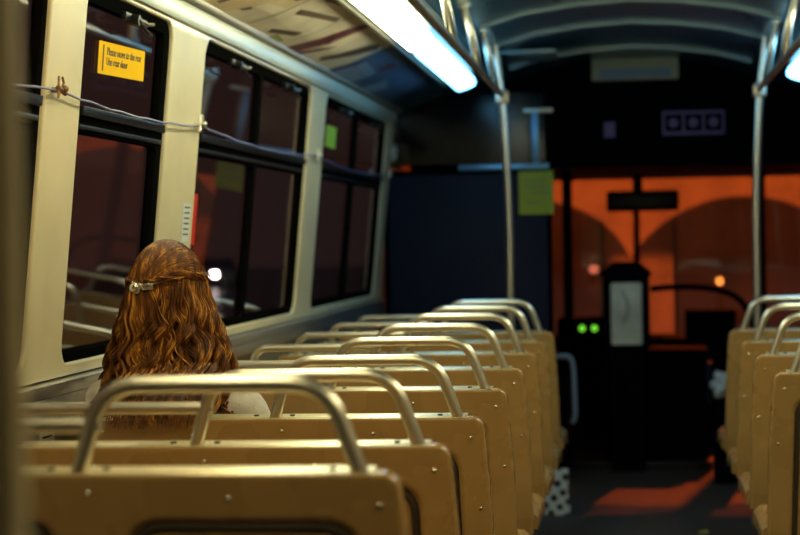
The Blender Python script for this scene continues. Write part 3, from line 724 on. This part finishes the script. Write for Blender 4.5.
# hands: palm, four curled fingers and a thumb resting on the lap
for s_ in (-1, 1):
    V = [(s_*.085, .32, .165, .020, .014), (s_*.075, .365, .160, .030, .013), (s_*.068, .395, .158, .030, .012)]; EE = [(0, 1), (1, 2)]
    for k, (dx, ln) in enumerate(((-.026, .060), (-.009, .070), (.009, .066), (.025, .052))):
        n0 = len(V); x = s_*.068+dx
        V += [(x, .408, .156, .0085), (x*1.0, .408+ln*.5, .152, .0078), (x, .408+ln*.8, .138, .0068), (x, .408+ln*.85, .120, .006)]; EE += [(2, n0), (n0, n0+1), (n0+1, n0+2), (n0+2, n0+3)]
    n0 = len(V); V += [(s_*.045, .36, .158, .011), (s_*.030, .392, .150, .0095), (s_*.028, .415, .142, .008)]; EE += [(1, n0), (n0, n0+1), (n0+1, n0+2)]
    skin('hand', V, EE, 'skin', person, 1)
# shirt and trousers follow the body
def grow(i, f, add=.0): v = body[i]; return tuple(v[:3])+tuple(r*f+add for r in v[3:])
sv_ = [grow(0, 1.02, .012), grow(1, 1.0, .014), grow(2, 1.0, .014), grow(3, 1.0, .014), (0, -.002, .505, .062, .058),
       grow(6, 1, .014), grow(7, 1, .014), grow(8, 1, .013), grow(9, 1, .012), grow(10, 1, .011), (-.10, .29, .166, .033),
       grow(12, 1, .014), grow(13, 1, .014), grow(14, 1, .013), grow(15, 1, .012), grow(16, 1, .011), (.10, .29, .166, .033)]
skin('shirt', sv_, [(0, 1), (1, 2), (2, 3), (3, 4), (3, 5), (5, 6), (6, 7), (7, 8), (8, 9), (9, 10), (3, 11), (11, 12), (12, 13), (13, 14), (14, 15), (15, 16)], 'shirt', person)
tv = [grow(0, 1.0, .010)] + [grow(i, 1, .010) for i in range(18, 23)] + [(-.10, .385, -.34, .042)] + [grow(i, 1, .010) for i in range(25, 30)] + [(.10, .385, -.34, .042)]
skin('trousers', tv, [(0, 1), (1, 2), (2, 3), (3, 4), (4, 5), (5, 6), (0, 7), (7, 8), (8, 9), (9, 10), (10, 11), (11, 12)], 'jeans', person)
for s_ in (-1, 1):
    f = MB(); f.box(s_*.10-.045, s_*.10+.045, .33, .57, -.43, -.355, .03); f.build('shoe', 'dark', person)
# head: a sculpted ellipsoid with brow, nose, lips, chin, eyes, ears
HC = Vector((0, .005, .722))
b = bmesh.new(); bmesh.ops.create_uvsphere(b, u_segments=40, v_segments=28, radius=1)
for v in b.verts:
    x, y, z = v.co; X = x*.073; Y = y*.092; Z = z*.112
    if z < -.2: k = (-.2-z)/.8; X *= 1-.38*k; Y *= 1-.15*k; Y += .018*k
    if y > .5:
        g = lambda a, b_, s1, s2: math.exp(-((x-a)/s1)**2-((z-b_)/s2)**2)
        Y += .020*g(0, -.12, .16, .20)+.010*g(0, -.28, .22, .10)+.006*g(0, -.52, .3, .10)+.010*g(0, -.82, .35, .16)+.004*g(0, .22, .7, .1)
        Y -= .009*(g(.4, .05, .2, .12)+g(-.4, .05, .2, .12))
    v.co = HC+Vector((X, Y, Z))
me = bpy.data.meshes.new('head'); b.to_mesh(me); b.free(); link('head', me, 'skin', person)
for s_ in (-1, 1):
    e_ = MB(); e_.ball(HC+Vector((s_*.029, .076, .006)), .0125, 14); ey = e_.build('eye', 'white', person)
    e_ = MB(); e_.ball(HC+Vector((s_*.029, .0865, .006)), .0045, 10); e_.build('iris', 'ink', ey)
    e_ = MB(); e_.ball(HC+Vector((s_*.074, .0, -.01)), .028, 14, sc=(.3, .65, 1.05)); e_.build('ear', 'skin', person)
e_ = MB(); e_.ball(HC+Vector((0, .094, -.058)), .022, 14, sc=(1, .3, .32)); e_.build('lips', 'red', person)
# hair, in world-sized numbers relative to the head centre
hz = [(.118, .020, .02), (.105, .052, .06), (.08, .074, .088), (.04, .087, .105), (-.0, .093, .112), (-.05, .106, .108), (-.10, .121, .10), (-.15, .138, .10), (-.20, .152, .11), (-.25, .163, .125), (-.29, .168, .14), (-.33, .160, .15)]
def hr(z):
    if z >= hz[0][0]: return hz[0][1:]
    for i in range(len(hz)-1):
        a, b_ = hz[i], hz[i+1]
        if z >= b_[0]:
            t = (a[0]-z)/(a[0]-b_[0]); return (a[1]+(b_[1]-a[1])*t, a[2]+(b_[2]-a[2])*t)
    return hz[-1][1:]
hm = MB()
# under-layer shell, open towards the face
rows = []
for i in range(30):
    z = .117-.41*i/29; rx, ry = hr(z); r_ = []
    for j in range(41):
        a = R(-128+256*j/40); r_.append(HC+Vector((math.sin(a)*rx*.90, -math.cos(a)*ry*.90, z)))
    rows.append(r_)
hm.grid(rows)
rows2 = [[p+Vector((0, .008, 0)) for p in r_] for r_ in rows]; hm.grid(rows2)
CLUMPS = [(R(-124+248*i/33+random.uniform(-2, 2)), random.uniform(0, 6.28), random.uniform(55, 84), random.uniform(1.0, 1.9)) for i in range(34)]
for k in range(2600):
    phi = R(random.uniform(-124, 124)); z0 = random.uniform(-.01, .07) if abs(phi) > R(25) else random.uniform(-.04, .05)
    zend = random.gauss(-.312, .016)
    if abs(phi) > R(60): zend = random.gauss(-.27, .03)
    if phi < R(-40): zend = random.gauss(-.232, .02)
    c = min(CLUMPS, key=lambda q: abs(q[0]-phi)+random.uniform(0, .05)); off = random.uniform(-.012, .006); rad = random.uniform(.0007, .0015); jp = random.gauss(0, .32)
    pts = []; rs = []; n = 44
    for i in range(n+1):
        t = i/n; z = z0+(zend-z0)*t; rx, ry = hr(z); lo = min(1, max(0, (.03-z))/.12)
        pull = .66*min(1, t*1.6); a = phi*(1-pull)+c[0]*pull
        wv = c[3]*lo*(.0085/max(rx, .09))*math.sin(c[2]*z+c[1]+jp)
        o_ = off+.006*c[3]*lo*math.sin(c[2]*z+c[1]+jp+1.4)+.006*math.cos((a-c[0])*20)*lo
        x = math.sin(a+wv)*(rx+o_); y = -math.cos(a+wv)*(ry+o_)
        pts.append(HC+Vector((x, y, z))); rs.append(rad*(1 if t < .8 else 1-(t-.8)*4.2))
    hm.tube(pts, rs, 5)
# smooth top swept back to the clip, with two twisted side locks
CL = HC+Vector((-.034, -.114, .022))
def sph(az, el, k=1.0):   # az from front (0) to back (180), el up
    return Vector((math.sin(az)*math.cos(el)*.088, math.cos(az)*math.cos(el)*.106, math.sin(el)*.124))*k
for k in range(900):
    az = R(random.uniform(-118, 118)); el = R(random.uniform(6, 62)) if abs(az) > R(40) else R(random.uniform(38, 70))
    a = HC+sph(az, el, random.uniform(.97, 1.02))
    pts = []; n = 18; tgt = CL+Vector((random.gauss(0, .010), random.uniform(-.002, .008), random.gauss(0, .009)))
    for i in range(n+1):
        t = i/n; p = a.lerp(tgt, t)-HC
        # push onto the skull ellipsoid with slight volume at the crown
        e = math.sqrt((p.x/.088)**2+(p.y/.108)**2+(p.z/.124)**2) or 1
        want = 1.015+.045*math.sin(math.pi*t)+random.uniform(-.003, .003)
        p = p*(want/e); pts.append(HC+p)
    hm.tube(pts, random.uniform(.0008, .0017), 5)
# twisted locks drawn from both temples to the clip
for sd_, az0 in ((1, 95), (-1, -112)):
    for q in range(16):
        pts = []; n = 26; ph = 2*math.pi*(q % 2)/2; j1 = random.gauss(0, .0035); j2 = random.gauss(0, .0035)
        a = sph(R(az0), R(14)); bq = CL-HC
        for i in range(n+1):
            t = i/n; p = a.lerp(bq, t); e_ = math.sqrt((p.x/.088)**2+(p.y/.108)**2+(p.z/.124)**2)
            p = p*(((1.09 if sd_ > 0 else 1.03)+.03*math.sin(math.pi*t))/e_); p = p+Vector((0, 0, .004+j1+.006*math.sin(t*16+ph)))+p.normalized()*(j2+.005*math.cos(t*16+ph))
            pts.append(HC+p)
        hm.tube(pts, .0022, 5)
# tail falling below the clip
for k in range(60):
    x0 = random.gauss(0, .012); ph = random.uniform(0, 6)
    pts = []
    for i in range(25):
        t = i/24; z = CL.z-.01-t*.20; rx, ry = hr(z-HC.z)
        pts.append(Vector((CL.x+x0*(1+2.2*t)+.014*t*math.sin(t*14+ph*.3)+.02*t, -(ry+.012-.008*t)+HC.y+.010*(abs(CL.x)/.1)*(1-t)*.6, z)))
    hm.tube(pts, .0024, 5)
# loose ends lying over the shoulders and over the seat back
for k in range(46):
    s_ = -1 if k % 3 else 1; z = -.24-random.uniform(0, .04); rx, ry = hr(z)
    a0 = HC+Vector((s_*rx*.93, -random.uniform(.02, .09), z)); ln = random.uniform(.06, .12)
    pts = [a0+Vector((s_*ln*.42*(i/12)+.010*math.sin(i*.9+k), -.015*(i/12), -ln*(i/12)+.004*math.cos(i+k))) for i in range(13)]
    hm.tube(pts, [.0030*(1-.7*i/12) for i in range(13)], 5)
def bez(p, t):
    u = 1-t; return tuple(u**3*p[0][i]+3*u*u*t*p[1][i]+3*u*t*t*p[2][i]+t**3*p[3][i] for i in (0, 1))
for k in range(260):      # ends draped back over the top of the seat
    x = random.uniform(-.06, .14); dz = random.uniform(-.006, .008); ln = random.uniform(-.285, -.255); ph = random.uniform(0, 6)
    pts = []
    for i in range(19):
        t = i/18; y, z = bez(((-.09, -.16), (-.22, -.205), (-.30, -.222), (-.312, ln)), t)
        pts.append(HC+Vector((x+.006*math.sin(t*8+ph)+.01*t*math.sin(k*1.7), y-abs(dz)*.6, z+dz*(1-t))))
    hm.tube(pts, [.0015*(1-.6*(i/18)**3) for i in range(19)], 5)
hm.build('hair', 'hair', person)
cl = MB(); cl.box(-.013, .013, -.006, .006, -.013, .013, .004, T=Matrix.Translation(CL+Vector((-.008, -.010, 0))) @ Matrix.Rotation(R(18), 4, 'Y'))
cl.ball(CL+Vector((-.012, -.014, 0)), .012, 14, sc=(1, .5, 1)); cl.box(.006, .034, -.006, .004, -.008, .008, .003, T=Matrix.Translation(CL+Vector((0, -.010, .002)))); cl.build('hair_clip', 'screw', person)

# ------------------------------------------------------------------ outside
GZ = -.9
o = MB().box(-80, 80, -20, 160, GZ-.2, GZ).build('road', 'asphalt'); tag(o, kind='structure')
def building(x0, x1, y0, y1, h, label):
    root = empty('building', ((x0+x1)/2, (y0+y1)/2, GZ)); tag(root, label, 'building')
    hx, hy = (x1-x0)/2, (y1-y0)/2
    MB().box(-hx, hx, -hy, hy, 0, h, .05).build('walls', 'brick', root); MB().box(-hx-.2, hx+.2, -hy-.2, hy+.2, h, h+.4).build('cornice', 'brick', root)
    side = 1 if x0 < 0 else -1
    for i in range(int(2*hy//4)):
        for j in range(2):
            y = -hy+2+i*4; z = 1+j*3.4; MB().box(side*hx-.05, side*hx+.05, y-.7, y+.7, z, z+1.6).build('window', 'carglass', root)
building(-34, -24, 20, 52, 8, 'dark building across the street on the left')
building(-14, 14, 118, 130, 9, 'dark building closing the street ahead')
def car(name, loc, rz, front, label, lampm):
    root = empty(name, loc, rz); tag(root, label, 'car')
    prof = [(-2.1, .35), (2.1, .35), (2.15, .8), (1.2, .98), (.6, 1.45), (-1.1, 1.48), (-1.8, 1.0), (-2.15, .95)]
    mb = MB(); mb.prism([(-.88, y, z) for y, z in prof], (1.76, 0, 0)); mb.build('body', 'carpaint', root)
    MB().prism([(-.8, y, z) for y, z in [(1.22, .99), (.62, 1.44), (.58, 1.40), (1.1, .98)]], (1.6, 0, 0)).build('windscreen', 'carglass', root)
    for x in (-.8, .8):
        for y in (-1.35, 1.35): MB().cyl((x-.1, y, .33), (x+.1, y, .33), .33, seg=20).build('wheel', 'dark', root)
    for x in (-.68, .68):
        y = 2.13 if front else -2.13
        MB().ball((x, y, .72), .13, 14, sc=(1.2, .4, .9)).build('lamp', lampm, root)
    return root
H0 = car('car', (-20.65, 87, GZ), R(180), True, 'car with a bright white headlight approaching beyond the double window', 'headl')
P0 = car('car', (-1.07, 85, GZ), 0, False, 'dark car ahead of the bus with a small red tail light', 'tail')
root = empty('barricade', (1.42, 30, GZ)); tag(root, 'barricade post with a glowing amber lamp in the street ahead', 'barricade')
MB().cyl((0, 0, 0), (0, 0, 1.33), .04).box(-.5, .5, -.03, .03, .7, .95).build('post', 'carpaint', root); MB().ball((0, 0, 1.42), .042, 16).build('lamp', 'amber', root)
# sodium street lamp in front of the bus
root = empty('street_lamp', (3.7, 21, GZ)); tag(root, 'orange sodium street lamp beyond the windshield', 'street lamp')
MB().tube(arc([(1.6, 0, 0), (1.6, 0, 7.0), (-1.0, 0, 7.4)], .8), .07, 12).build('post', 'carpaint', root)
MB().box(-1.5, -.9, -.15, .15, 7.28, 7.44, .04).build('lamp_head', 'sodium', root)
l = bpy.data.lights.new('street_bulb', 'SPOT'); l.energy = STREET_W; l.color = (1, .115, .006); l.shadow_soft_size = .12; l.spot_size = R(32); l.spot_blend = .5
lo = bpy.data.objects.new('bulb', l); COL.objects.link(lo); lo.parent = root; lo.location = (-1.2, 0, 7.2); lo.rotation_euler = Vector((-2.4, -9.5, -5.2)).to_track_quat('-Z', 'Y').to_euler()
